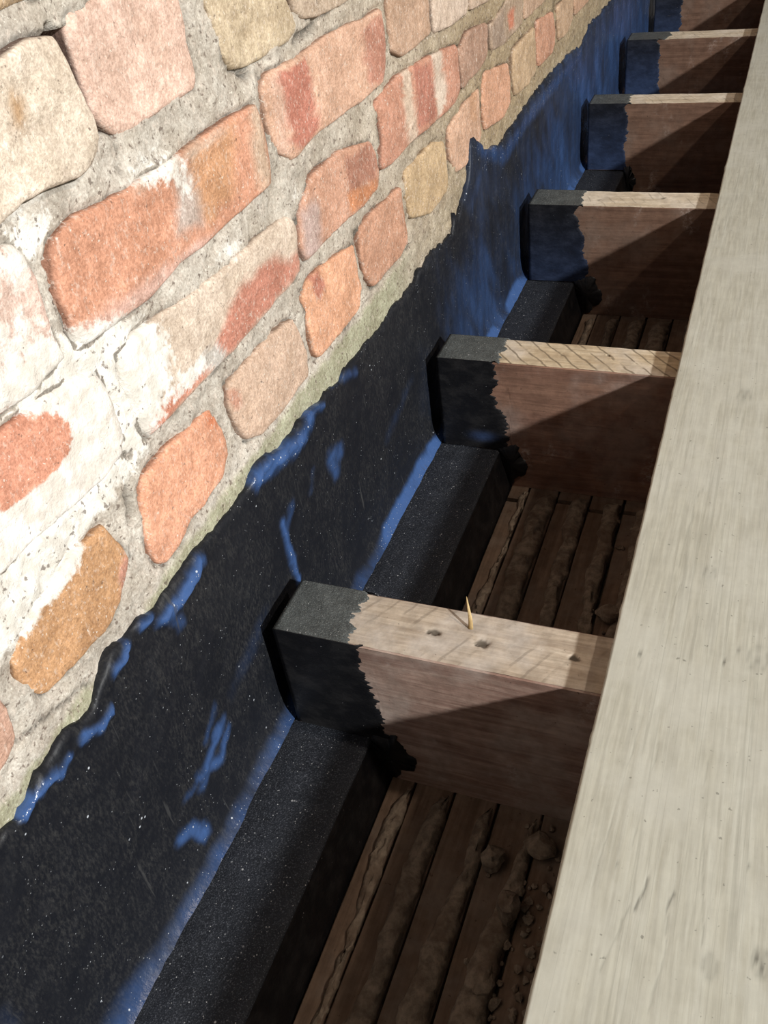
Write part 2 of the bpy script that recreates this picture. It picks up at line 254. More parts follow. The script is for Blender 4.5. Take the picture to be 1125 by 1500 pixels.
# ------------------------------------------------------------------ materials
class NT:
    def __init__(self, name):
        self.mat = bpy.data.materials.new(name)
        self.mat.use_nodes = True
        self.t = self.mat.node_tree
        self.b = self.t.nodes['Principled BSDF']
        g = self.t.nodes.new('ShaderNodeNewGeometry')
        self.pos = g.outputs['Position']
        self.b.inputs['Specular IOR Level'].default_value = 0.3
    def put(self, sock, v):
        if hasattr(v, 'is_output') or isinstance(v, bpy.types.NodeSocket): self.t.links.new(v, sock)
        else: sock.default_value = v
    def mapping(self, scale=(1, 1, 1), rot=(0, 0, 0), loc=(0, 0, 0)):
        n = self.t.nodes.new('ShaderNodeMapping')
        self.t.links.new(self.pos, n.inputs[0])
        n.inputs['Scale'].default_value = scale; n.inputs['Rotation'].default_value = rot; n.inputs['Location'].default_value = loc
        return n.outputs[0]
    def noise(self, scale, detail=4, rough=0.55, vec=None, dist=0.0):
        n = self.t.nodes.new('ShaderNodeTexNoise')
        n.inputs['Scale'].default_value = scale; n.inputs['Detail'].default_value = detail
        n.inputs['Roughness'].default_value = rough; n.inputs['Distortion'].default_value = dist
        self.t.links.new(vec or self.pos, n.inputs['Vector'])
        return n.outputs[0]
    def voronoi(self, scale, vec=None, feature='F1'):
        n = self.t.nodes.new('ShaderNodeTexVoronoi')
        n.feature = feature
        n.inputs['Scale'].default_value = scale
        self.t.links.new(vec or self.pos, n.inputs['Vector'])
        return n.outputs
    def wave(self, scale, vec, dist=1.0, dscale=1.0, direction='X'):
        n = self.t.nodes.new('ShaderNodeTexWave')
        n.bands_direction = direction
        n.inputs['Scale'].default_value = scale; n.inputs['Distortion'].default_value = dist
        n.inputs['Detail'].default_value = 3; n.inputs['Detail Scale'].default_value = dscale
        self.t.links.new(vec, n.inputs['Vector'])
        return n.outputs[1]
    def ramp(self, x, a, b, lo=0.0, hi=1.0):
        n = self.t.nodes.new('ShaderNodeMapRange')
        n.interpolation_type = 'SMOOTHSTEP'
        self.put(n.inputs[0], x)
        n.inputs[1].default_value = a; n.inputs[2].default_value = b
        n.inputs[3].default_value = lo; n.inputs[4].default_value = hi
        return n.outputs[0]
    def math(self, op, a, b=0.0):
        n = self.t.nodes.new('ShaderNodeMath'); n.operation = op
        self.put(n.inputs[0], a); self.put(n.inputs[1], b)
        return n.outputs[0]
    def mix(self, fac, a, b, mode='MIX'):
        n = self.t.nodes.new('ShaderNodeMix'); n.data_type = 'RGBA'; n.blend_type = mode
        def c(v): return (*v, 1.0) if isinstance(v, (tuple, list)) and len(v) == 3 else v
        self.put(n.inputs[0], fac); self.put(n.inputs[6], c(a)); self.put(n.inputs[7], c(b))
        return n.outputs[2]
    def attr(self, name):
        n = self.t.nodes.new('ShaderNodeAttribute'); n.attribute_name = name
        return n.outputs['Color'], n.outputs['Fac']
    def bump(self, h, strength, dist=0.002):
        n = self.t.nodes.new('ShaderNodeBump')
        n.inputs['Strength'].default_value = strength; n.inputs['Distance'].default_value = dist
        self.put(n.inputs['Height'], h)
        prev = self.b.inputs['Normal'].links
        if prev: self.t.links.new(prev[0].from_socket, n.inputs['Normal'])
        self.t.links.new(n.outputs[0], self.b.inputs['Normal'])
    def finish(self, col, rough):
        self.put(self.b.inputs['Base Color'], col if not isinstance(col, tuple) else (*col, 1.0))
        self.put(self.b.inputs['Roughness'], rough)
        return self.mat


def L(*c): return tuple(float(x) for x in lin(c))


def masonry(name, pit):
    n = NT(name)
    col = n.attr('Col')[0]; wash = n.attr('wash')[1]
    f1 = n.noise(160, 5, 0.65); f2 = n.noise(38, 5, 0.6); f3 = n.noise(620, 3, 0.6)
    col = n.mix(1.0, col, n.mix(n.ramp(f2, 0.3, 0.7), (0.80, 0.76, 0.72), (1.08, 1.06, 1.05)), 'MULTIPLY')
    col = n.mix(1.0, col, n.mix(n.ramp(f1, 0.3, 0.7), (0.82, 0.79, 0.77), (1.08, 1.08, 1.08)), 'MULTIPLY')
    col = n.mix(1.0, col, n.mix(n.ramp(f3, 0.32, 0.68), (0.80, 0.77, 0.75), (1.12, 1.12, 1.12)), 'MULTIPLY')
    fl = n.noise(260, 5, 0.7, n.mapping((1, 1.3, 0.8)))
    col = n.mix(n.ramp(fl, 0.53, 0.68, 0.0, 0.42), col, L(232, 216, 202))
    # limewash: broken-up white film
    s = n.math('ADD', n.math('MULTIPLY', f1, 0.85), n.math('ADD', n.math('MULTIPLY', f2, 0.45), n.math('MULTIPLY', fl, 0.45)))
    s = n.math('ADD', n.math('SUBTRACT', s, 1.40), n.math('MULTIPLY', wash, 1.15))
    wf = n.ramp(s, -0.10, 0.12, 0.0, 0.93)
    f4 = n.noise(90, 4, 0.6)
    white = n.mix(n.ramp(f4, 0.35, 0.7), L(222, 216, 206), L(252, 250, 245))
    col = n.mix(wf, col, white)
    # sparse white flecks and dark grit
    g = n.noise(480, 2, 0.5)
    col = n.mix(n.ramp(g, 0.665, 0.73, 0.0, 0.7), col, L(235, 228, 215))
    pits = n.noise(230, 3, 0.6)
    col = n.mix(n.ramp(pits, 0.655 - pit, 0.74 - pit, 0.0, 0.75), col, L(98, 82, 72))
    n.bump(f2, 0.5, 0.004)
    n.bump(f1, 0.6, 0.0028)
    n.bump(f3, 0.35, 0.0008)
    return n.finish(col, 0.92)


M = {}
M['brick'] = masonry('brick_face', 0.0)
M['mortar'] = masonry('lime_mortar', 0.07)


def coat_material():
    n = NT('damp_proof_paint')
    blue = n.attr('blue')[1]
    a = n.noise(70, 5, 0.6)
    v = n.noise(14, 5, 0.6, n.mapping((1, 1.6, 1)))
    st = n.noise(60, 4, 0.6, n.mapping((1, 1.0, 0.22)))
    s = n.math('ADD', blue, n.math('MULTIPLY', n.math('SUBTRACT', v, 0.5), n.math('MULTIPLY', blue, 0.9)))
    s = n.math('ADD', s, n.math('MULTIPLY', n.math('SUBTRACT', st, 0.5), n.math('MULTIPLY', blue, 1.2)))
    bf = n.ramp(s, 0.08, 1.0)
    fb = n.noise(520, 5, 0.75, n.mapping((1, 1.0, 0.4), (0.5, 0, 0)))
    scuff = n.math('MULTIPLY', n.ramp(fb, 0.40, 0.72), n.ramp(n.math('MULTIPLY', a, v), 0.12, 0.34))
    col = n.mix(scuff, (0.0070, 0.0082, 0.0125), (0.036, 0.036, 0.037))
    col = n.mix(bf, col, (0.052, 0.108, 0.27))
    scr = n.noise(45, 3, 0.5, n.mapping((1, 5.0, 0.35), (0.5, 0, 0)))
    col = n.mix(n.ramp(scr, 0.68, 0.76, 0, 0.5), col, (0.07, 0.07, 0.07))
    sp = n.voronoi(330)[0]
    painted_glint = n.attr('painted_glint')[1]
    spf = n.math('MULTIPLY', n.ramp(sp, 0.06, 0.17, 1.0, 0.0), n.ramp(n.math('ADD', n.noise(90, 2), n.math('MULTIPLY', painted_glint, 0.16)), 0.56, 0.64))
    col = n.mix(n.math('MULTIPLY', spf, 0.8), col, (0.45, 0.47, 0.5))  # glints of the glossy paint put into the colour as pale specks
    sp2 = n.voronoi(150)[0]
    sf2 = n.math('MULTIPLY', n.ramp(sp2, 0.07, 0.15, 1.0, 0.0), n.ramp(n.math('ADD', n.noise(55, 2), n.math('MULTIPLY', painted_glint, 0.17)), 0.62, 0.68))
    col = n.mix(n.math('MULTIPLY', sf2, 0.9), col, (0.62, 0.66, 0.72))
    n.bump(a, 0.35, 0.003)
    n.bump(st, 0.3, 0.002)
    n.bump(n.noise(300, 3), 0.22, 0.0008)
    n.b.inputs['Specular IOR Level'].default_value = 0.4
    return n.finish(col, n.ramp(bf, 0.0, 0.7, 0.55, 0.20))


M['coat'] = coat_material()


def gritty(name, base, dust, amount, spec=0.3):
    n = NT(name)
    a = n.noise(900, 3, 0.7); b = n.noise(60, 4, 0.6)
    col = n.mix(n.ramp(b, 0.3, 0.7), base, tuple(x * 1.5 for x in base))
    col = n.mix(n.ramp(a, 0.50, 0.78, 0.0, amount), col, dust)
    sp = n.voronoi(330)[0]
    spf = n.math('MULTIPLY', n.ramp(sp, 0.06, 0.20, 1.0, 0.0), n.ramp(n.noise(150, 2), 0.50, 0.58))
    col = n.mix(n.math('MULTIPLY', spf, 0.85), col, (0.55, 0.55, 0.56))  # sparkle of the gritty surface painted on as pale specks
    sp2 = n.voronoi(140)[0]
    sf2 = n.math('MULTIPLY', n.ramp(sp2, 0.07, 0.14, 1.0, 0.0), n.ramp(n.noise(60, 2), 0.60, 0.66))
    col = n.mix(n.math('MULTIPLY', sf2, 0.85), col, (0.6, 0.6, 0.62))
    n.bump(b, 0.5, 0.004)
    n.bump(a, 0.6, 0.0012)
    n.b.inputs['Specular IOR Level'].default_value = spec
    return n.finish(col, 0.6)


M['ledge'] = gritty('black_coated_ledge', (0.013, 0.015, 0.020), (0.15, 0.16, 0.19), 0.8)
M['end_top'] = gritty('dusty_black_paint', (0.062, 0.068, 0.068), (0.26, 0.28, 0.27), 0.8)


def paint_side():
    n = NT('black_paint_on_timber')
    a = n.noise(60, 5, 0.65, n.mapping((0.7, 1, 1.2)))
    blue = n.attr('blue')[1]
    s = n.math('ADD', blue, n.math('MULTIPLY', n.math('SUBTRACT', a, 0.5), n.math('MULTIPLY', blue, 1.2)))
    col = n.mix(n.ramp(a, 0.4, 0.75), (0.0065, 0.0065, 0.008), (0.022, 0.021, 0.022))
    col = n.mix(n.ramp(s, 0.1, 1.0), col, (0.034, 0.060, 0.140))
    sp = n.voronoi(240)[0]
    spf = n.math('MULTIPLY', n.ramp(sp, 0.05, 0.14, 1.0, 0.0), n.ramp(n.noise(110, 2), 0.60, 0.66))
    col = n.mix(n.math('MULTIPLY', spf, 0.7), col, (0.4, 0.4, 0.42))
    n.bump(a, 0.4, 0.003)
    return n.finish(col, 0.5)


M['end_side'] = paint_side()


def wood(name, light, dark, axis, stain=None, saw=False, rough=0.85, fine=1.0, mott=1.0, saw_mix=0.35, saw_mask=0.46, scuffs=0.0, lines=0.0):
    """axis: grain direction, 0 = x, 1 = y"""
    n = NT(name)
    sc = [1, 1, 1]; sc[axis] = 0.06
    mp = n.mapping(tuple(sc))
    g = n.noise(150, 4, 0.6, mp, 0.3); g2 = n.noise(420, 3, 0.6, mp)
    big = n.noise(16, 4, 0.6); mid = n.noise(75, 5, 0.65)
    col = n.mix(n.ramp(g, 0.3, 0.72), dark, light)
    col = n.mix(1.0, col, n.mix(n.ramp(g2, 0.3, 0.7), (0.86, 0.85, 0.84), (1.06, 1.06, 1.06)), 'MULTIPLY')
    if stain:
        col = n.mix(n.ramp(big, 0.42, 0.68, 0.0, 0.75), col, stain)
    col = n.mix(1.0, col, n.mix(n.ramp(mid, 0.3, 0.7), (1 - 0.2 * mott, 1 - 0.21 * mott, 1 - 0.22 * mott), (1 + 0.1 * mott, 1 + 0.1 * mott, 1 + 0.1 * mott)), 'MULTIPLY')
    if saw:
        w = n.wave(25, n.mapping((1, 1, 1), (0, 0, math.radians(saw))), 2.6, 1.2)
        mk = n.math('MULTIPLY', n.ramp(w, 0.90, 0.985), n.ramp(n.noise(34, 3), saw_mask, saw_mask + 0.14))
        col = n.mix(n.math('MULTIPLY', mk, saw_mix), col, tuple(x * 0.33 for x in dark))
        n.bump(w, 0.15, 0.0006)
    spots = n.noise(260, 2, 0.5)
    col = n.mix(n.ramp(spots, 0.70, 0.76, 0, 0.6), col, tuple(x * 0.3 for x in dark))
    if scuffs:
        sc_ = n.math('MULTIPLY', n.ramp(n.noise(26, 3, 0.6, n.mapping((1, 1, 0.5))), 0.55, 0.72), n.ramp(n.noise(240, 4, 0.7), 0.42, 0.66))
        col = n.mix(n.math('MULTIPLY', sc_, scuffs), col, L(205, 194, 186))
    if lines:
        ln = n.noise(110, 2, 0.5, n.mapping((1, 0.012, 1)))
        col = n.mix(n.ramp(n.math('ABSOLUTE', n.math('SUBTRACT', ln, 0.5)), 0.0, 0.014, lines, 0.0), col, tuple(x * 0.5 for x in dark))
    mark = n.attr('mark')[1]
    col = n.mix(n.ramp(mark, 0.0, 0.8, 0.0, 0.92), col, tuple(x * 0.22 for x in dark))
    n.bump(g, 0.35 * fine, 0.0015)
    n.bump(mid, 0.3 * fine, 0.0015)
    n.bump(g2, 0.2 * fine, 0.0006)
    return n.finish(col, rough)


M['joist_top'] = wood('pale_sawn_timber', L(202, 188, 170), L(172, 156, 138), 0, L(194, 186, 178), 30)
M['joist_top_far'] = wood('cleaned_pale_timber', L(228, 216, 196), L(200, 184, 160), 0, L(222, 212, 198), -28)
M['joist_top_sawn'] = wood('saw_marked_timber', L(216, 200, 172), L(184, 164, 136), 0, L(206, 196, 184), -42, 0.85, 1.0, 1.0, 0.75, 0.36)
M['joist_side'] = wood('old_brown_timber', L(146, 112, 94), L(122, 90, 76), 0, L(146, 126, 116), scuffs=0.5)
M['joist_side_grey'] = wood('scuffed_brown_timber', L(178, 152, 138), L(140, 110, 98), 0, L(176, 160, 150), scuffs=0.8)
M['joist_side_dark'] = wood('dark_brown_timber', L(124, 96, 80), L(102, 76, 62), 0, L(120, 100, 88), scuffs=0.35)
M['lath'] = wood('old_split_lath', L(126, 106, 90), L(102, 84, 70), 1, L(118, 106, 96))
M['board'] = wood('bleached_floorboard', L(191, 190, 178), L(186, 184, 170), 1, L(194, 193, 182), False, 0.8, 0.3, 0.25, lines=0.25)
M['splinter'] = wood('fresh_splinter', L(225, 200, 150), L(190, 160, 110), 2)


def plaster():
    n = NT('old_lime_plaster')
    a = n.noise(120, 5, 0.65); b = n.noise(35, 4, 0.6)
    col = n.mix(n.ramp(a, 0.3, 0.7), L(104, 92, 80), L(152, 138, 122))
    col = n.mix(n.ramp(b, 0.45, 0.7, 0, 0.6), col, L(98, 80, 66))
    n.bump(a, 0.6, 0.003)
    n.bump(n.noise(500, 3), 0.4, 0.001)
    return n.finish(col, 0.95)


M['plaster'] = plaster()
M['cement'] = masonry('cement_strip', -0.02)


# ------------------------------------------------------------------ colour of the masonry at a wall point (mm)
def wash_at(y, z):
    w = np.zeros(np.shape(y))
    for cy, cz, ry, rz, s in WASH:
        w = w + s * np.exp(-(((y - cy) / ry) ** 2 + ((z - cz) / rz) ** 2))
    return np.clip(w, 0, 1.1)


def patched(y, z, col):
    wob = (fbm(y / 9.0, z / 9.0, 5) - 0.5) * 9
    for poly, c, fe in PATCHES:
        ys = [p[0] for p in poly]; zs = [p[1] for p in poly]
        box = (y > min(ys) - 15) & (y < max(ys) + 15) & (z > min(zs) - 15) & (z < max(zs) + 15)
        if not box.any():
            continue
        d = sdf(y[box], z[box], poly) + wob[box]
        f = (1 - smooth(-fe, fe * 0.6, d))[:, None]
        c = np.array(c) * 0.78 + np.array((222, 204, 192)) * 0.22
        col[box] = col[box] * (1 - f) + lin(c) * f
    return col


# ------------------------------------------------------------------ the brick wall
all_bricks = {k: (c, list(map(tuple, p))) for k, (c, p) in BRICKS.items()}
rnd = random.Random(4)
PAL = [(214, 158, 130), (200, 146, 118), (222, 196, 174), (200, 176, 140), (212, 150, 120)]


def filler(key, y0, y1, z0, z1):
    j = lambda: rnd.uniform(-1.5, 1.5)
    all_bricks[key] = (rnd.choice(PAL), [(y0 + j(), z0 + j()), (y1 + j(), z0 + j()), (y1 + j(), z1 + j()), (y0 + j(), z1 + j())])


# the same bond carried on past the picture's edges
y = -40.0
for i, ln in enumerate((108, 215, 108)):
    if y + ln < 266: filler('fC%d' % i, y, min(y + ln, 262), 340, 403)
    y += ln + 11
for key, z0, z1, end, lens in (('fD', 266, 330, 214, (107, 107)), ('fE', 197, 260, 183, (220,)), ('fF', 122, 184, 124, (107, 42))):
    y = end
    for i, ln in enumerate(lens):
        filler('%s%d' % (key, i), y - ln, y, z0, z1); y -= ln + 11
for key, z0, z1, start in (('fG', 414, 478, 60), ('gC', 340, 403, 768), ('gD', 268, 330, 1153), ('gE', 197, 256, 1525), ('gF', 125, 183, 1868)):
    y = start; i = 0
    while y < (1500 if z0 > 300 else 2350):
        ln = 108 if (i % 2 or key == 'gF') else 217
        filler('%s%d' % (key, i), y, y + ln, z0, z1); y += ln + 11; i += 1

# mortar bed: one displaced sheet with body behind it
ys = [-260.0]
while ys[-1] < 2700:
    ys.append(ys[-1] + 1.9 * (1 + max(ys[-1] - 150, 0) / 420.0))
ys = np.array(ys)
zs = np.concatenate([np.array([-240.0, -112.0]), np.arange(66, 500, 2.0)])
Y, Z = np.meshgrid(ys, zs, indexing='ij')
yf, zf = Y.ravel(), Z.ravel()
# the bed follows a gently wandering coordinate
near = np.full(yf.shape, 1e9)
for k, (c, poly) in all_bricks.items():
    a = [p[0] for p in poly]; b = [p[1] for p in poly]
    box = (yf > min(a) - 16) & (yf < max(a) + 16) & (zf > min(b) - 16) & (zf < max(b) + 16)
    near[box] = np.minimum(near[box], sdf(yf[box], zf[box], poly))
h = -2.4 + (fbm(yf / 14, zf / 14, 1, 5) - 0.5) * 6.0 + (fbm(yf / 4, zf / 4, 9, 3) - 0.5) * 2.0
h -= 3.0 * (1 - smooth(0.0, 2.6, np.abs(near))) * smooth(0.35, 0.65, fbm(yf / 30, zf / 30, 3))
h = np.where(near < -3, np.minimum(h, -6), h)
crack = np.zeros(yf.shape)
for pts, r, d in CREVICES:
    box = (yf > min(p[0] for p in pts) - 20) & (yf < max(p[0] for p in pts) + 20)
    dd = seg_dist(yf[box], zf[box] + (fbm(yf[box] / 6, zf[box] / 6, 8) - .5) * 3, pts)
    s = 1 - smooth(r * 0.35, r * 1.1 + 0.8, dd)
    h[box] -= d * s
    crack[box] = np.maximum(crack[box], s)
# open, unpointed joint between two bricks of the upper course
open_joint = inside(yf, zf, [(364, 399), (386, 400), (388, 352), (377, 349), (369, 376)])
h = np.where(open_joint, -34.0, h)
crack = np.where(open_joint, 1.0, crack)
wobF = (fbm(yf / 12, zf / 12, 21) - 0.5) * 10
strip = (1 - smooth(110, 115, zf + wobF + 9 * (1 - smooth(270, 330, yf)))) * (1 - 0.9 * smooth(700, 800, yf))
h = h * (1 - strip) + (-1.6 + (fbm(yf / 25, zf / 25, 2) - 0.5) * 1.5) * strip
mort = lin((203, 199, 190))[None, :] * (0.8 + 0.4 * fbm(yf / 20, zf / 20, 12))[:, None]
fade = smooth(450, 1100, yf)[:, None]
mort = mort * (1 - fade) + lin((170, 155, 128)) * (0.8 + 0.4 * fbm(yf / 15, zf / 15, 14))[:, None] * fade
mort = mort * (1 - strip[:, None]) + lin((178, 180, 156)) * strip[:, None]
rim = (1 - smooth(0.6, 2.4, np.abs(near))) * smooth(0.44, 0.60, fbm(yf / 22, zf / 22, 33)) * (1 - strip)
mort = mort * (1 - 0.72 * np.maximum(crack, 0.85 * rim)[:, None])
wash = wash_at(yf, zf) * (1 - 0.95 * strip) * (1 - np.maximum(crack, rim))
low = zf < 68
h = np.where(low, -6.0, h)
V = np.stack([np.full(yf.shape, WALL_X) + h / 1000, yf / 1000, zf / 1000], 1)
F = grid_faces(len(ys), len(zs), 0)
# back and rim so the wall is a solid slab
nb = len(V)
y0, y1, z0, z1 = ys[0] / 1000, ys[-1] / 1000, zs[0] / 1000, zs[-1] / 1000
XB = WALL_X - 0.215
V = np.concatenate([V, [[XB, y0, z0], [XB, y1, z0], [XB, y1, z1], [XB, y0, z1]]])
nz = len(zs); ny = len(ys)
rims = [[nb, nb + 3, nb + 2, nb + 1],
        [nb] + [j for j in range(nz)][::1] + [nb + 3], [nb + 1, nb + 2] + [(ny - 1) * nz + j for j in range(nz)][::-1],
        [nb + 3] + [i * nz + nz - 1 for i in range(ny)] + [nb + 2], [nb, nb + 1] + [i * nz for i in range(ny)][::-1]]
ext = lambda a, v: np.concatenate([a, np.repeat(np.asarray(v)[None], 4, 0)]) if np.ndim(a) == 2 else np.concatenate([a, [v] * 4])
wall = mesh_obj('wall_left', V, [list(f) for f in F] + rims, M['mortar'], None,
                {'Col': ext(mort, lin((180, 170, 150))), 'wash': ext(wash, 0.0)})
tag(wall, 'old red and buff brick wall with lime mortar, black damp-proof coating along its foot', kind='structure')


def resample(poly, n):
    p = np.array(poly + [poly[0]], float)
    # one corner-cutting pass to round traced corners a little
    q = []
    for a, b in zip(p[:-1], p[1:]):
        q += [a * 0.94 + b * 0.06, a * 0.06 + b * 0.94]
    p = np.array(q + [q[0]])
    d = np.concatenate([[0], np.cumsum(np.hypot(*np.diff(p, axis=0).T))])
    t = np.linspace(0, d[-1], n, endpoint=False)
    return np.stack([np.interp(t, d, p[:, 0]), np.interp(t, d, p[:, 1])], 1)


def add_brick(i, colour, poly):
    cy = sum(p[0] for p in poly) / len(poly); cz = sum(p[1] for p in poly) / len(poly)
    big = i < len(BRICKS)
    n = 84 if big else 56
    o = resample(poly, n)
    c = np.array([(o[:, 0].min() + o[:, 0].max()) / 2, (o[:, 1].min() + o[:, 1].max()) / 2])
    o = c + (o - c) * (1 + (fbm(np.arange(n) * 0.6, np.full(n, i * 3.3), 31) - 0.5) * 0.03)[:, None]
    scales = (1.0, 1.0, 0.985, 0.95, 0.9, 0.82, 0.73, 0.63, 0.53, 0.43, 0.33, 0.22, 0.11) if big else (1.0, 1.0, 0.97, 0.85, 0.6, 0.3)
    proud = {0: 5.0, 1: -1.5}.get(i, rnd.uniform(-0.6, 1.4))
    vs, hs = [], []
    for k, s in enumerate(scales):
        vs.append(c + (o - c) * s)
        hs.append(np.full(n, (-30.0, -4.0, -1.6, -0.5)[k] if k < 4 else 0.0) + (proud if k else 0))
    P = np.concatenate(vs + [c[None]]); H = np.concatenate(hs + [[proud]])
    tilt = rnd.uniform(-0.012, 0.012)
    H = H + (P[:, 1] - c[1]) * tilt
    front = np.arange(len(P)) >= n
    H = H + np.where(front, (fbm(P[:, 0] / 16, P[:, 1] / 16, 40 + i) - 0.5) * 3.0 + (fbm(P[:, 0] / 5, P[:, 1] / 5, 50 + i, 3) - 0.5) * 1.2, 0)
    F = []
    for k in range(len(scales) - 1):
        for j in range(n):
            j2 = (j + 1) % n
            F.append((k * n + j, k * n + j2, (k + 1) * n + j2, (k + 1) * n + j))
    last = (len(scales) - 1) * n
    for j in range(n):
        F.append((last + j, last + (j + 1) % n, len(P) - 1))
    a2 = sum(o[j][0] * o[(j + 1) % n][1] - o[(j + 1) % n][0] * o[j][1] for j in range(n))
    if a2 < 0:
        F = [f[::-1] for f in F]
    colour = tuple(np.array(colour) * 0.74 + np.array((226, 206, 192)) * 0.26)
    col = np.repeat(lin(colour)[None], len(P), 0) * (0.88 + 0.24 * fbm(P[:, 0] / 25, P[:, 1] / 25, 60 + i))[:, None]
    col = patched(P[:, 0], P[:, 1], col)
    col[:n] = lin((86, 66, 58)); dk = 0.92 if i < 2 else 0.55  # brown sides: joint dirt, with the open joint's shade painted into the colour
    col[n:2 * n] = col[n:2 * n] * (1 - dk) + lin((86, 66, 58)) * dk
    w = wash_at(P[:, 0], P[:, 1])
    w[:n] = 0
    V = np.stack([WALL_X + H / 1000, P[:, 0] / 1000, P[:, 1] / 1000], 1)
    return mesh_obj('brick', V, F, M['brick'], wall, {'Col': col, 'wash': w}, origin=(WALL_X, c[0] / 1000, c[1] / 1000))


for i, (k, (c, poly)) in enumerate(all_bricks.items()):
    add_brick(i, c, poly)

# ------------------------------------------------------------------ damp-proof coating on the wall foot
edge = sorted(COAT_EDGE)
ey = np.array([-300.0, 60] + [p[0] for p in edge] + [2400, 2700]); ez = np.array([100.0, 102] + [p[1] for p in edge] + [98, 98])
cy_ = [-260.0]
while cy_[-1] < 2690:
    cy_.append(cy_[-1] + 1.9 * (1 + max(cy_[-1] - 100, 0) / 420.0))
cy_ = np.array(cy_)
top = np.interp(cy_, ey, ez) + (fbm(cy_ / 5, cy_ * 0, 70, 3) - 0.5) * 4 + smooth(650, 800, cy_) * (fbm(cy_ / 11, cy_ * 0, 71, 3) - 0.5) * 9
tz = np.linspace(0, 1, 110)
tz = np.concatenate([tz, [1.0, 1.0]])
YY, TT = np.meshgrid(cy_, tz, indexing='ij')
ZZ = -108 + TT * (top[:, None] + 108)
HH = 2.2 + (fbm(YY / 40, ZZ / 40, 72) - 0.5) * 4.0 + (fbm(YY / 9, ZZ / 9, 73) - 0.5) * 1.2
# thick rolled lip at the top edge
dtop = top[:, None] - ZZ
HH += 0.7 * np.exp(-((dtop - 5) / 4.0) ** 2) * smooth(0.4, 0.7, fbm(YY / 18, ZZ * 0, 74))
HH -= 1.4 * (1 - smooth(0, 2.5, dtop))
blue = np.zeros(YY.shape)
yr, zr = YY.ravel(), ZZ.ravel()
for pts, r, b, hgt in STROKES:
    a = [p[0] for p in pts]; box = ((yr > min(a) - 5 * r) & (yr < max(a) + 5 * r)).reshape(YY.shape)
    yb, zb = YY[box], ZZ[box]
    d = seg_dist(yb + (fbm(yb / 7, zb / 7, 75) - .5) * 7, zb + (fbm(yb / 7, zb / 7, 76) - .5) * 7, pts)
    s = np.exp(-(d / (r * 1.25)) ** 2)
    blue[box] = np.maximum(blue[box], b * s)
    HH[box] += 3.4 * hgt * np.exp(-(d / (r * 1.1)) ** 2) * (0.5 + vnoise(yb / 5, zb / 5, 82))
# cove of thick paint in the corner with the ledge
u = ZZ + 108
width = 7 + 13 * fbm(YY / 45, YY * 0, 77) + 16 * (1 - smooth(130, 230, YY))
cove = np.exp(-(u / (width * 0.8)) ** 2)
HH += 11.0 * np.exp(-u / 7.0)
patchy = 0.35 + 0.9 * smooth(0.38, 0.6, fbm(YY / 70, ZZ * 0, 78))
blue = np.maximum(blue, np.clip(cove * patchy * 1.35 - 0.1 * (1 - cove), 0, 1))
# far coat: bluer paint, with the grazing sheen of the distance put into colour
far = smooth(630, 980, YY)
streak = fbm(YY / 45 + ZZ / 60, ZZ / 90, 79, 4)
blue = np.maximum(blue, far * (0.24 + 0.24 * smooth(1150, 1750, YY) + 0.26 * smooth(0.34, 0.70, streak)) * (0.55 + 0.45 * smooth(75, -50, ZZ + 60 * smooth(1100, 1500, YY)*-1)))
painted_glint = np.exp(-((dtop - 12) / 14.0) ** 2) * smooth(800, 1000, YY) + 0.8 * np.exp(-(u / 7.0) ** 2) + 1.3 * smooth(0.35, 0.8, blue) * (YY < 640)  # where glints are painted: far top edge, ledge corner, blue beads
HH[:, -2] = -1.0
HH[:, -1] = -10.0
V = np.stack([WALL_X + HH.ravel() / 1000, yr / 1000, zr / 1000], 1)
coat = mesh_obj('damp_proof_coating', V, grid_faces(len(cy_), len(tz)), M['coat'], wall, {'blue': blue.ravel(), 'painted_glint': painted_glint.ravel()}, origin=(WALL_X, 0.4, LEDGE_Z))
coat['label'] = 'black damp-proof paint with blue glossy beads and streaks'

# ledge under the joist ends
ly = np.concatenate([np.arange(-260, 700, 5.0), np.arange(700, 2700, 14.0)]) / 1000
prof = [(-0.325, LEDGE_Z - 0.001), (-0.297, LEDGE_Z - 0.001)]
for k in range(9):
    x = -0.290 + k * 0.0072
    prof.append((x, LEDGE_Z - 0.0004))
for k in range(1, 7):
    a = k / 6 * math.pi / 2
    prof.append((-0.2307 + 0.0032 * math.sin(a), LEDGE_Z - 0.0036 + 0.0032 * math.cos(a)))
for x, z in ((-0.2245, -0.125), (-0.2205, -0.14), (-0.2165, -0.1545), (-0.2165, -0.172)): prof.append((x, z))
prof += [(-0.325, -0.172)]
prof = np.array(prof)
PX = np.repeat(prof[None, :, 0], len(ly), 0); PZ = np.repeat(prof[None, :, 1], len(ly), 0)
LY = np.repeat(ly[:, None], len(prof), 1)
dz = (fbm(LY * 25, PX * 40, 80) - 0.55) * 0.0035
isTop = (PZ > LEDGE_Z - 0.01)
PZ = PZ + np.where(isTop, np.minimum(dz, 0.0), 0)
PX = PX + np.where(~isTop & (PX > -0.29), (fbm(LY * 30, PZ * 30, 81) - 0.6) * 0.003, 0)
V = np.stack([PX.ravel(), LY.ravel(), PZ.ravel()], 1)
nP = len(prof)
ledge = mesh_obj('ledge', V, [list(f) for f in grid_faces(len(ly), nP)] + [list(range(nP))[::-1], [(len(ly) - 1) * nP + j for j in range(nP)]],
                 [M['ledge'], M['end_side']], wall, {'blue': np.zeros(len(V))}, [1 if (i % (nP - 1)) >= 15 else 0 for i in range((len(ly) - 1) * (nP - 1))] + [1, 1], origin=(-0.26, 0.4, LEDGE_Z))
ledge['label'] = 'black gritty ledge running along the wall under the joist ends'

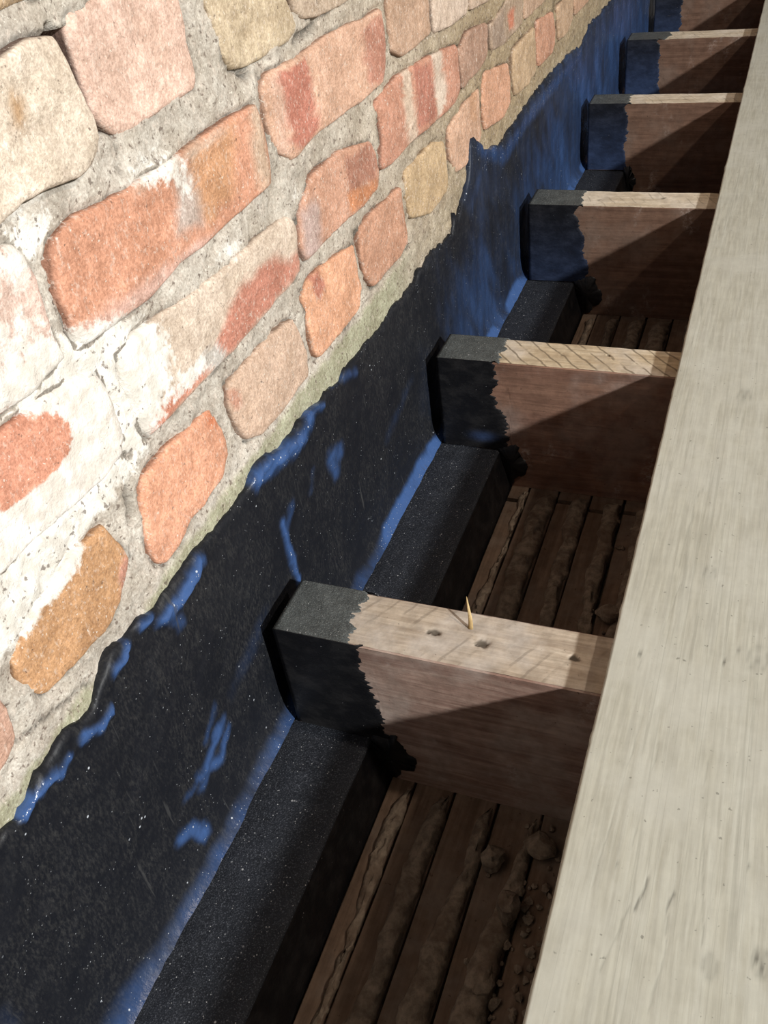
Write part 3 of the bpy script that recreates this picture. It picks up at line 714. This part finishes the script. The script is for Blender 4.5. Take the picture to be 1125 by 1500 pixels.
# ------------------------------------------------------------------ joists
J_END = -0.2895
J_RIGHT = 1.10
NOTCH = -0.2150


def make_joist(idx, yf, width, label, top_edge, side_edge, holes=(), blue=0.0):
    """yf: front (camera side) face y; built from six gridded faces with a notch over the ledge"""
    zt, zb, zn = 0.0, LATH_Z, LEDGE_Z + 0.0004
    y0, y1 = yf, yf + width
    root = empty('floor_joist', (0.0, (y0 + y1) / 2, LATH_Z))
    tag(root, label, 'joist', 'floor joists running in from the brick wall')
    near = idx < 2
    xs = np.concatenate([np.linspace(J_END, NOTCH, 14), np.linspace(NOTCH, -0.03, 150 if near else 40)[1:], np.linspace(-0.03, J_RIGHT, 12)[1:]])
    mb = MB()
    marks = []
    # top (slightly worn, nail holes pressed in)
    ny = 40 if near else 12
    X, Yg = np.meshgrid(xs, np.linspace(y0 + 0.0012, y1 - 0.0012, ny), indexing='ij')
    Zg = zt + (fbm(X * 60, Yg * 60, 90 + idx) - 0.62) * 0.0012
    mk = np.zeros(X.shape)
    for hx_, hy_, r in holes:
        d = np.hypot((X - hx_) * 0.6, Yg - hy_) + (fbm(X * 420, Yg * 420, 5) - .5) * 0.0040
        s = 1 - smooth(r * 0.1, r * 0.75, d)
        Zg -= s * 0.0022; mk = np.maximum(mk, s)
    mb.grid(X, Yg, Zg, 0); marks.append(mk.ravel())
    lip = -0.0012
    def side(yv, flip):
        nzs = 26
        T = np.linspace(0, 1, nzs)
        bot = np.where(xs <= NOTCH, zn, zb)
        Xs = np.repeat(xs[:, None], nzs, 1)
        Zs = (zt + lip) + (bot[:, None] - zt - lip) * T[None]
        Ys = yv + (fbm(Xs * 30, Zs * 50, 95 + idx) - 0.5) * 0.0014
        mb.grid(Xs, Ys, Zs, 1, flip); marks.append(np.zeros(Xs.size))
    side(y0, True); side(y1, False)
    # worn arrises
    for yv, yi, flip in ((y0, y0 + 0.0012, True), (y1, y1 - 0.0012, False)):
        X2 = np.repeat(xs[:, None], 2, 1)
        Y2 = np.stack([np.full(len(xs), yi), np.full(len(xs), yv)], 1)
        Z2 = np.stack([np.full(len(xs), zt - 0.0003), np.full(len(xs), zt + lip)], 1)
        mb.grid(X2, Y2, Z2, 1, flip); marks.append(np.zeros(X2.size))
    # end grain, notch and underside
    def quad(a, b, c, d):
        P = np.array([[a, b], [d, c]], float)
        mb.grid(P[:, :, 0], P[:, :, 1], P[:, :, 2], 1); marks.append(np.zeros(4))
    quad((J_END, y0, zt), (J_END, y1, zt), (J_END, y1, zn), (J_END, y0, zn))
    quad((J_END, y0, zn), (J_END, y1, zn), (NOTCH, y1, zn), (NOTCH, y0, zn))
    quad((NOTCH, y0, zn), (NOTCH, y1, zn), (NOTCH, y1, zb), (NOTCH, y0, zb))
    quad((NOTCH, y0, zb), (NOTCH, y1, zb), (J_RIGHT, y1, zb), (J_RIGHT, y0, zb))
    quad((J_RIGHT, y0, zb), (J_RIGHT, y1, zb), (J_RIGHT, y1, zt), (J_RIGHT, y0, zt))
    v, f, mi = mb.done()
    org = (0.0, (y0 + y1) / 2, LATH_Z)
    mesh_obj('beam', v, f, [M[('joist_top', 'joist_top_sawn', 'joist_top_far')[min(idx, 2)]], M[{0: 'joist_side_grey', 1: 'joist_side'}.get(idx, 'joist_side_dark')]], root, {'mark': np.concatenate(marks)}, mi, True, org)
    # painted end: a skin of paint with a ragged brushed edge, over top, both sides and end
    off = 0.0007
    ring = []   # (y, z, material, x of the ragged edge)
    nt, ns = 70, 130
    for k in range(ns + 1):           # front side, bottom -> top
        z = zn + 0.0006 + (zt + off - zn) * k / ns; ring.append((y0 - off, z, 1))
    for k in range(1, nt + 1): ring.append((y0 - off + (width + 2 * off) * k / nt, zt + off, 0))
    for k in range(1, ns + 1):
        z = zt + off + (zn + 0.0006 - zt - off) * k / ns; ring.append((y1 + off, z, 1))
    R = np.array(ring)
    e = np.zeros(len(R))
    s = np.arange(len(R))
    rag = (fbm(s * 0.06, s * 0 + idx, 100, 3) - 0.5) * 0.016 + (fbm(s * 0.33, s * 0 + idx, 101, 3) - 0.5) * (0.009 if near else 0.005)
    for q, (yy, zz, mt) in enumerate(ring):
        t = (zt - zz) / (zt - zn)
        e[q] = top_edge if mt == 0 else side_edge[0] + (side_edge[1] - side_edge[0]) * np.clip(t, 0, 1)
    e = e + rag
    nx = 22
    U = np.linspace(0, 1, nx)
    X = (J_END - off) + (e[None, :] - J_END + off) * U[:, None]
    Yg = np.repeat(R[None, :, 0], nx, 0); Zg = np.repeat(R[None, :, 1], nx, 0)
    # edge of the film sinks into the wood
    Yg[-1] = np.where(R[:, 2] == 1, np.where(R[:, 0] < (y0 + y1) / 2, y0 + 0.0015, y1 - 0.0015), Yg[-1])
    Zg[-1] = np.where(R[:, 2] == 0, zt - 0.0015, Zg[-1])
    mi = []
    F = grid_faces(nx, len(R), 0, False)
    for fc in F:
        mi.append(0 if R[fc[0] % len(R), 2] == 0 and R[fc[3] % len(R), 2] == 0 else 1)
    bl = blue * (0.35 + 0.65 * np.clip((zt - Zg) / 0.09, 0, 1))
    if blue < 0.2:
        bl = blue + 0.55 * np.exp(-(((Zg + 0.092) / 0.008) ** 2)) * np.exp(-(((X + 0.245) / 0.018) ** 2)) * (idx == 1)
    V = np.stack([X.ravel(), Yg.ravel(), Zg.ravel()], 1)
    n0 = len(V)
    # end cap
    cap = [[j for j in range(len(R))]]
    sk = mesh_obj('painted_end', V, [list(a) for a in F] + cap, [M['end_top'], M['end_side']], root, {'blue': bl.ravel()}, mi + [1], True, org)
    sk['label'] = 'end of the joist brushed with black damp-proof paint'
    # run of paint where the side drops off the ledge
    poly = [(-0.2285, zn + 0.004), (side_edge[1] + 0.004, zn + 0.010), (side_edge[1] + 0.008, zn - 0.006), (side_edge[1] + 0.016, zn - 0.014),
            (side_edge[1] + 0.013, zn - 0.030), (side_edge[1] + 0.002, zn - 0.036), (side_edge[1] - 0.002, LATH_Z + 0.002), (-0.2285, LATH_Z + 0.002)]
    n = 60
    P = resample([(a * 1000, b * 1000) for a, b in poly], n) / 1000
    P = P + (np.stack([fbm(np.arange(n) * .7, np.zeros(n), 110 + idx, 3), fbm(np.arange(n) * .7, np.zeros(n), 120 + idx, 3)], 1) - 0.5) * 0.007
    P[:, 1] = np.maximum(P[:, 1], LATH_Z + 0.0008)
    c = P.mean(0)
    A = np.stack([P[:, 0], np.full(n, y0 + 0.001), P[:, 1]], 1)
    B = np.stack([c[0] + (P[:, 0] - c[0]) * .96, np.full(n, y0 - 0.0014), c[1] + (P[:, 1] - c[1]) * .96], 1)
    V = np.concatenate([A, B, [[c[0], y0 - 0.0014, c[1]]]])
    F = [(j, (j + 1) % n, n + (j + 1) % n, n + j) for j in range(n)] + [(n + j, n + (j + 1) % n, 2 * n) for j in range(n)]
    pr = mesh_obj('paint_run', V, F, M['end_side'], root, {'blue': np.zeros(len(V))}, None, True, org)
    return root


HOLES = [(-0.175, 0.4075, 0.0055), (-0.139, 0.405, 0.0065), (-0.0764, 0.408, 0.005)]
j1 = make_joist(0, 0.3810, 0.0515, 'nearest floor joist, with nail holes and an upright splinter in its pale top', -0.230, (-0.2205, -0.208), HOLES, 0.05)
make_joist(1, 0.7690, 0.0480, 'second nearest joist, with diagonal saw marks across its top', -0.226, (-0.231, -0.212), [(-0.165, 0.795, 0.003), (-0.12, 0.80, 0.003)], 0.06)
make_joist(2, 1.1680, 0.0520, 'third joist from the front, between the saw-marked joist and the far ones', -0.222, (-0.2235, -0.203), [(-0.2, 1.19, 0.004), (-0.12, 1.2, 0.004)], 0.45)
make_joist(3, 1.5900, 0.0500, 'fourth joist from the front, its black end turning blue, two bays beyond the saw-marked one', -0.225, (-0.228, -0.222), [(-0.14, 1.61, 0.004)], 0.6)
make_joist(4, 1.9830, 0.0560, 'fifth joist from the front, the farthest whose pale top shows in full', -0.212, (-0.225, -0.222), (), 0.65)
make_joist(5, 2.3900, 0.0500, 'farthest floor joist, only its reddish brown face showing at the top edge', -0.215, (-0.232, -0.225), (), 0.6)

# splinter standing on the nearest joist
sp0 = np.array([-0.1506, 0.4164, -0.0005]); sp1 = np.array([-0.1558, 0.4285, 0.019])
V, F = [], []
for k in range(9):
    t = k / 8
    c = sp0 + (sp1 - sp0) * t + np.array([0.0022, -0.002, 0.0]) * math.sin(t * math.pi) * (1 - t)
    w_ = 0.0014 * (1 - t) ** 0.7 + 0.00012
    for a in range(6):
        V.append(c + np.array([math.cos(a * math.pi / 3) * w_ * 1.3, math.sin(a * math.pi / 3) * w_ * 0.6, 0]))
    if k:
        for a in range(6):
            F.append(((k - 1) * 6 + a, (k - 1) * 6 + (a + 1) % 6, k * 6 + (a + 1) % 6, k * 6 + a))
F += [tuple(range(5, -1, -1)), tuple(48 + a for a in range(6))]
so = mesh_obj('splinter', V, F, M['splinter'], j1, {'mark': np.zeros(len(V))}, None, True, tuple(sp0))
so['label'] = 'pale splinter standing up from the joist top'

# ------------------------------------------------------------------ floorboard lying on the joists
BX0, BX1, BT, BB = -0.0520, 0.1450, 0.0160, 0.0006


def make_board():
    yb = [-0.45]
    while yb[-1] < 2.95: yb.append(yb[-1] + 0.0032 * (1 + max(yb[-1] - 0.15, 0) / 0.3))
    yb = np.array(yb)
    ragged = (fbm(yb * 60, yb * 0, 130, 4) - 0.5) * 0.0011 + (vnoise(yb * 330, yb * 0, 131) > 0.86) * 0.0006
    xin = np.concatenate([[0, 0.0012], np.arange(0.002, 0.112, 0.0009), [0.125, 0.14, 0.16, 0.18, BX1 - BX0 - 0.001, BX1 - BX0]])
    prof_x = np.concatenate([[0.0006], xin, [BX1 - BX0, 0.0006]])
    prof_z = np.concatenate([[BB], np.full(len(xin), BT), [BB, BB]])
    prof_z[1] = BT - 0.0012; prof_z[len(xin)] = BT - 0.001
    X = BX0 + prof_x[None, :] + np.zeros((len(yb), 1))
    X[:, :3] -= ragged[:, None] * np.array([0.6, 1, 0.5])
    Yb = np.repeat(yb[:, None], len(prof_x), 1)
    Zb = np.repeat(prof_z[None], len(yb), 0)
    mk = np.zeros(X.shape)
    topm = np.zeros(X.shape, bool); topm[:, 2:len(xin)] = True
    wz = (fbm(X * 90, Yb * 9, 132) - 0.5) * 0.0008
    for pts, r in BOARD_MARKS:
        pts = [(a / 1000, b / 1000) for a, b in pts]
        d = seg_dist(X + (vnoise(Yb * 200, Yb * 0, 3) - .5) * 0.0012, Yb, pts)
        s = 1 - smooth(r * 0.0002, r * 0.0003 + 0.0006, d)
        mk = np.maximum(mk, s * (0.6 if r > 1.8 else 0.3) * (0.4 + 0.6 * vnoise(Yb * 60, Yb * 0, 7)))
    for kx, ky, r in BOARD_KNOTS:
        d = np.hypot(X - kx / 1000, (Yb - ky / 1000) * 0.6) * 1000
        ringm = np.exp(-((d - r * 0.45) / 1.2) ** 2) * 0.3 + np.exp(-(d / (r * 0.22)) ** 2) * 0.4
        mk = np.maximum(mk, ringm)
    Zb = Zb + np.where(topm, wz * 0.6 - mk * 0.0004, 0)
    V = np.stack([X.ravel(), Yb.ravel(), Zb.ravel()], 1)
    n = len(prof_x)
    F = [list(f) for f in grid_faces(len(yb), n)] + [list(range(n - 1))[::-1], [(len(yb) - 1) * n + j for j in range(n - 1)]]
    o = mesh_obj('floorboard', V, F, M['board'], None, {'mark': mk.ravel()}, None, True, (0.05, 1.2, 0.0))
    return tag(o, 'pale weathered floorboard lying across the joists, right of the open bays', 'floorboard')


make_board()

# unseen rest of the boarded floor, added to keep ambient light off the laths
V = [(0.148, -0.45, .0006), (1.1, -0.45, .0006), (1.1, 2.95, .0006), (0.148, 2.95, .0006), (0.148, -0.45, .016), (1.1, -0.45, .016), (1.1, 2.95, .016), (0.148, 2.95, .016)]
fl = mesh_obj('floor', V, [(3, 2, 1, 0), (4, 5, 6, 7), (0, 1, 5, 4), (1, 2, 6, 5), (2, 3, 7, 6), (3, 0, 4, 7)], M['board'], None, {'mark': np.zeros(8)}, None, False)
tag(fl, 'unseen boarded floor continuing beside the single pale board', kind='structure')

# ------------------------------------------------------------------ lath and plaster ceiling of the room below
V = [(-0.2160, -0.45, -.180), (1.1, -0.45, -.180), (1.1, 2.95, -.180), (-0.2160, 2.95, -.180), (-0.2160, -0.45, -.1652), (1.1, -0.45, -.1652), (1.1, 2.95, -.1652), (-0.2160, 2.95, -.1652)]
ceil = mesh_obj('ceiling', V, [(3, 2, 1, 0), (4, 5, 6, 7), (0, 1, 5, 4), (1, 2, 6, 5), (2, 3, 7, 6), (3, 0, 4, 7)], M['plaster'], None, None, None, False)
tag(ceil, 'lath and plaster ceiling of the room below, seen from above between the joists', kind='structure')

laths = [(-0.2150, -0.1968), (-0.1942, -0.1642), (-0.1616, -0.1292), (-0.1262, -0.0942), (-0.0914, -0.0620), (-0.0594, -0.0300), (-0.0274, 0.0020), (0.0046, 0.0350)]
for k, (a, b) in enumerate(laths):
    # butt joint hidden near a joist on some laths
    cut = 0.742 + 0.004 * (k % 3) if k % 4 != 1 else None
    spans = [(-0.40, 2.9)] if cut is None else [(-0.40, cut), (cut + 0.006, 2.9)]
    for (ya, yb_) in spans:
        yy = np.concatenate([np.arange(ya, min(yb_, 1.3), 0.03), np.arange(max(ya, 1.3), yb_, 0.3), [yb_]])
        wob = (fbm(yy * 7, yy * 0 + k, 140) - 0.5) * 0.003
        ring = [(0, -0.0096), (0, -0.0008), (0.0008, 0), (1, 0), (1.0008, -0.0008), (1.0008, -0.0096)]
        X = np.stack([(a if r[0] < 0.5 else b) + (r[0] if r[0] < .5 else r[0] - 1) * 1.0 + wob for r in ring], 1)
        Zl = np.stack([np.full(len(yy), LATH_Z - 0.0002 + r[1]) - 0.0006 * vnoise(yy * 20, yy * 0 + k, 141) for r in ring], 1)
        Yl = np.repeat(yy[:, None], len(ring), 1)
        n = len(ring)
        F = [list(f) for f in grid_faces(len(yy), n)] + [list(range(n))[::-1], [(len(yy) - 1) * n + j for j in range(n)]]
        F += [[i * n, (i + 1) * n, (i + 1) * n + n - 1, i * n + n - 1][::-1] for i in range(len(yy) - 1)]
        mesh_obj('lath', np.stack([X.ravel(), Yl.ravel(), Zl.ravel()], 1), F, M['lath'], ceil, {'mark': np.zeros(X.size)}, None, False, ((a + b) / 2, (ya + yb_) / 2, LATH_Z - 0.005))

# plaster squeezed up between the laths: a lumpy ridge beside every gap, one per bay
bays = [(-0.1, 0.379), (0.434, 0.766), (0.819, 1.165), (1.222, 1.587)]
for bi, (ya, yb_) in enumerate(bays):
    for k, (a, b) in enumerate(laths[:-1]):
        if b > -0.04 or b < -0.215: continue
        dy = 0.004 if bi < 2 else 0.012
        yy = np.arange(ya, yb_, dy)
        nphi = 9
        sz = 0.0105 + 0.0055 * (fbm(yy * 22, yy * 0 + k * 3.1 + bi, 150, 3) - 0.4) + 0.012 * (vnoise(yy * 9, yy * 0 + k * 1.7 + bi, 151) - 0.45)
        sz = np.clip(sz * (1.5 if k else 0.7), 0.0015, 0.024 if k else 0.011)
        ht = np.clip(sz * (0.28 + 0.4 * fbm(yy * 30, yy * 0 + k, 152, 3)), 0.0008, 0.009)
        ends = np.minimum(smooth(ya, ya + 0.015, yy), 1 - smooth(yb_ - 0.02, yb_, yy))
        ph = np.linspace(0, math.pi, nphi)
        X = (b + 0.001) - sz[:, None] * (1 + np.cos(ph))[None] / 2 * (0.4 + 0.6 * ends[:, None])
        Zk = LATH_Z - 0.0012 + ht[:, None] * np.sin(ph)[None] ** 0.8 * ends[:, None]
        Yk = np.repeat(yy[:, None], nphi, 1)
        X = X + (fbm(Yk * 90, ph[None] * 2 + k, 153, 4) - 0.5) * 0.008
        Zk = Zk + (fbm(Yk * 120, ph[None] * 2 + k, 154, 3) - 0.5) * 0.0075 * np.sin(ph)[None]
        Zk[:, -1] = LATH_Z - 0.010
        Zk[:, 0] = LATH_Z - 0.0025
        mesh_obj('plaster_key', np.stack([X.ravel(), Yk.ravel(), Zk.ravel()], 1), grid_faces(len(yy), nphi, 0, False), M['plaster'], ceil, None, None, True, (b, (ya + yb_) / 2, LATH_Z))


# loose plaster lumps
def lump(loc, size, seed, label):
    r2 = random.Random(seed)
    V, F = [], []
    nu, nv = 14, 9
    for i in range(nv):
        th = math.pi * i / (nv - 1)
        for j in range(nu):
            p = 2 * math.pi * j / nu
            d = Vector((math.sin(th) * math.cos(p), math.sin(th) * math.sin(p), math.cos(th)))
            q = 1 + 0.75 * (float(fbm(d.x * 1.6 + seed, d.y * 1.6 + d.z * 1.3, seed, 3)) - 0.5)
            v = Vector((d.x * size[0] * q, d.y * size[1] * q, d.z * size[2] * q))
            v.z = max(v.z, -size[2] * 0.72)
            V.append((loc[0] + v.x, loc[1] + v.y, loc[2] + size[2] * 0.72 + v.z))
    for i in range(nv - 1):
        for j in range(nu):
            F.append((i * nu + j, (i + 1) * nu + j, (i + 1) * nu + (j + 1) % nu, i * nu + (j + 1) % nu))
    o = mesh_obj('plaster_lump', V, F, M['plaster'], None, None, None, False, loc)
    return tag(o, label, 'plaster lump', 'loose plaster lumps on the laths')


Zl = LATH_Z + 0.0005
lump((-0.1185, 0.333, Zl), (0.0085, 0.010, 0.008), 3, 'squat crumbly plaster lump in the front bay, between the lath ridges')
lump((-0.0975, 0.298, Zl + 0.003), (0.008, 0.0105, 0.010), 7, 'palest and tallest plaster lump in the front bay')
lump((-0.104, 0.247, Zl), (0.009, 0.016, 0.006), 11, 'long low plaster lump lowest in the front bay, beside the board edge')
lump((-0.088, 0.352, Zl), (0.012, 0.011, 0.007), 15, 'broad dark plaster lump near the foot of the nearest joist')
lump((-0.080, 0.596, Zl), (0.013, 0.010, 0.008), 19, 'plaster lump in the second bay, just behind the nearest joist beside the board')


# crumbs of broken plaster along the board side of the bays: too many and too small to count
rr = random.Random(21)
V, F = [], []
for q in range(110):
    if q < 80:
        cx, cy = rr.gauss(-0.086, 0.010), rr.uniform(0.20, 0.372)
    else:
        cx, cy = rr.gauss(-0.078, 0.010), rr.uniform(0.46, 0.74)
    r0 = rr.uniform(0.0010, 0.0038)
    base = len(V)
    cz = LATH_Z + r0 * 0.5
    ring = [(math.cos(a * 1.0472 + q) , math.sin(a * 1.0472 + q)) for a in range(6)]
    V.append((cx, cy, cz + r0 * rr.uniform(0.5, 1.0)))
    for a, b in ring: V.append((cx + a * r0 * rr.uniform(.6, 1.3), cy + b * r0 * rr.uniform(.6, 1.5), cz + r0 * rr.uniform(-.1, .45)))
    for a, b in ring: V.append((cx + a * r0 * rr.uniform(.6, 1.1), cy + b * r0 * rr.uniform(.6, 1.2), LATH_Z - 0.0004))
    for a in range(6):
        b = (a + 1) % 6
        F.append((base, base + 1 + a, base + 1 + b))
        F.append((base + 1 + a, base + 7 + a, base + 7 + b, base + 1 + b))
    F.append(tuple(base + 7 + a for a in range(5, -1, -1)))
cr = mesh_obj('plaster_crumbs', V, F, M['plaster'], None, None, None, False, (-0.085, 0.3, LATH_Z))
tag(cr, 'grey plaster crumbs scattered over the laths beside the board edge', 'plaster crumbs', kind='stuff')
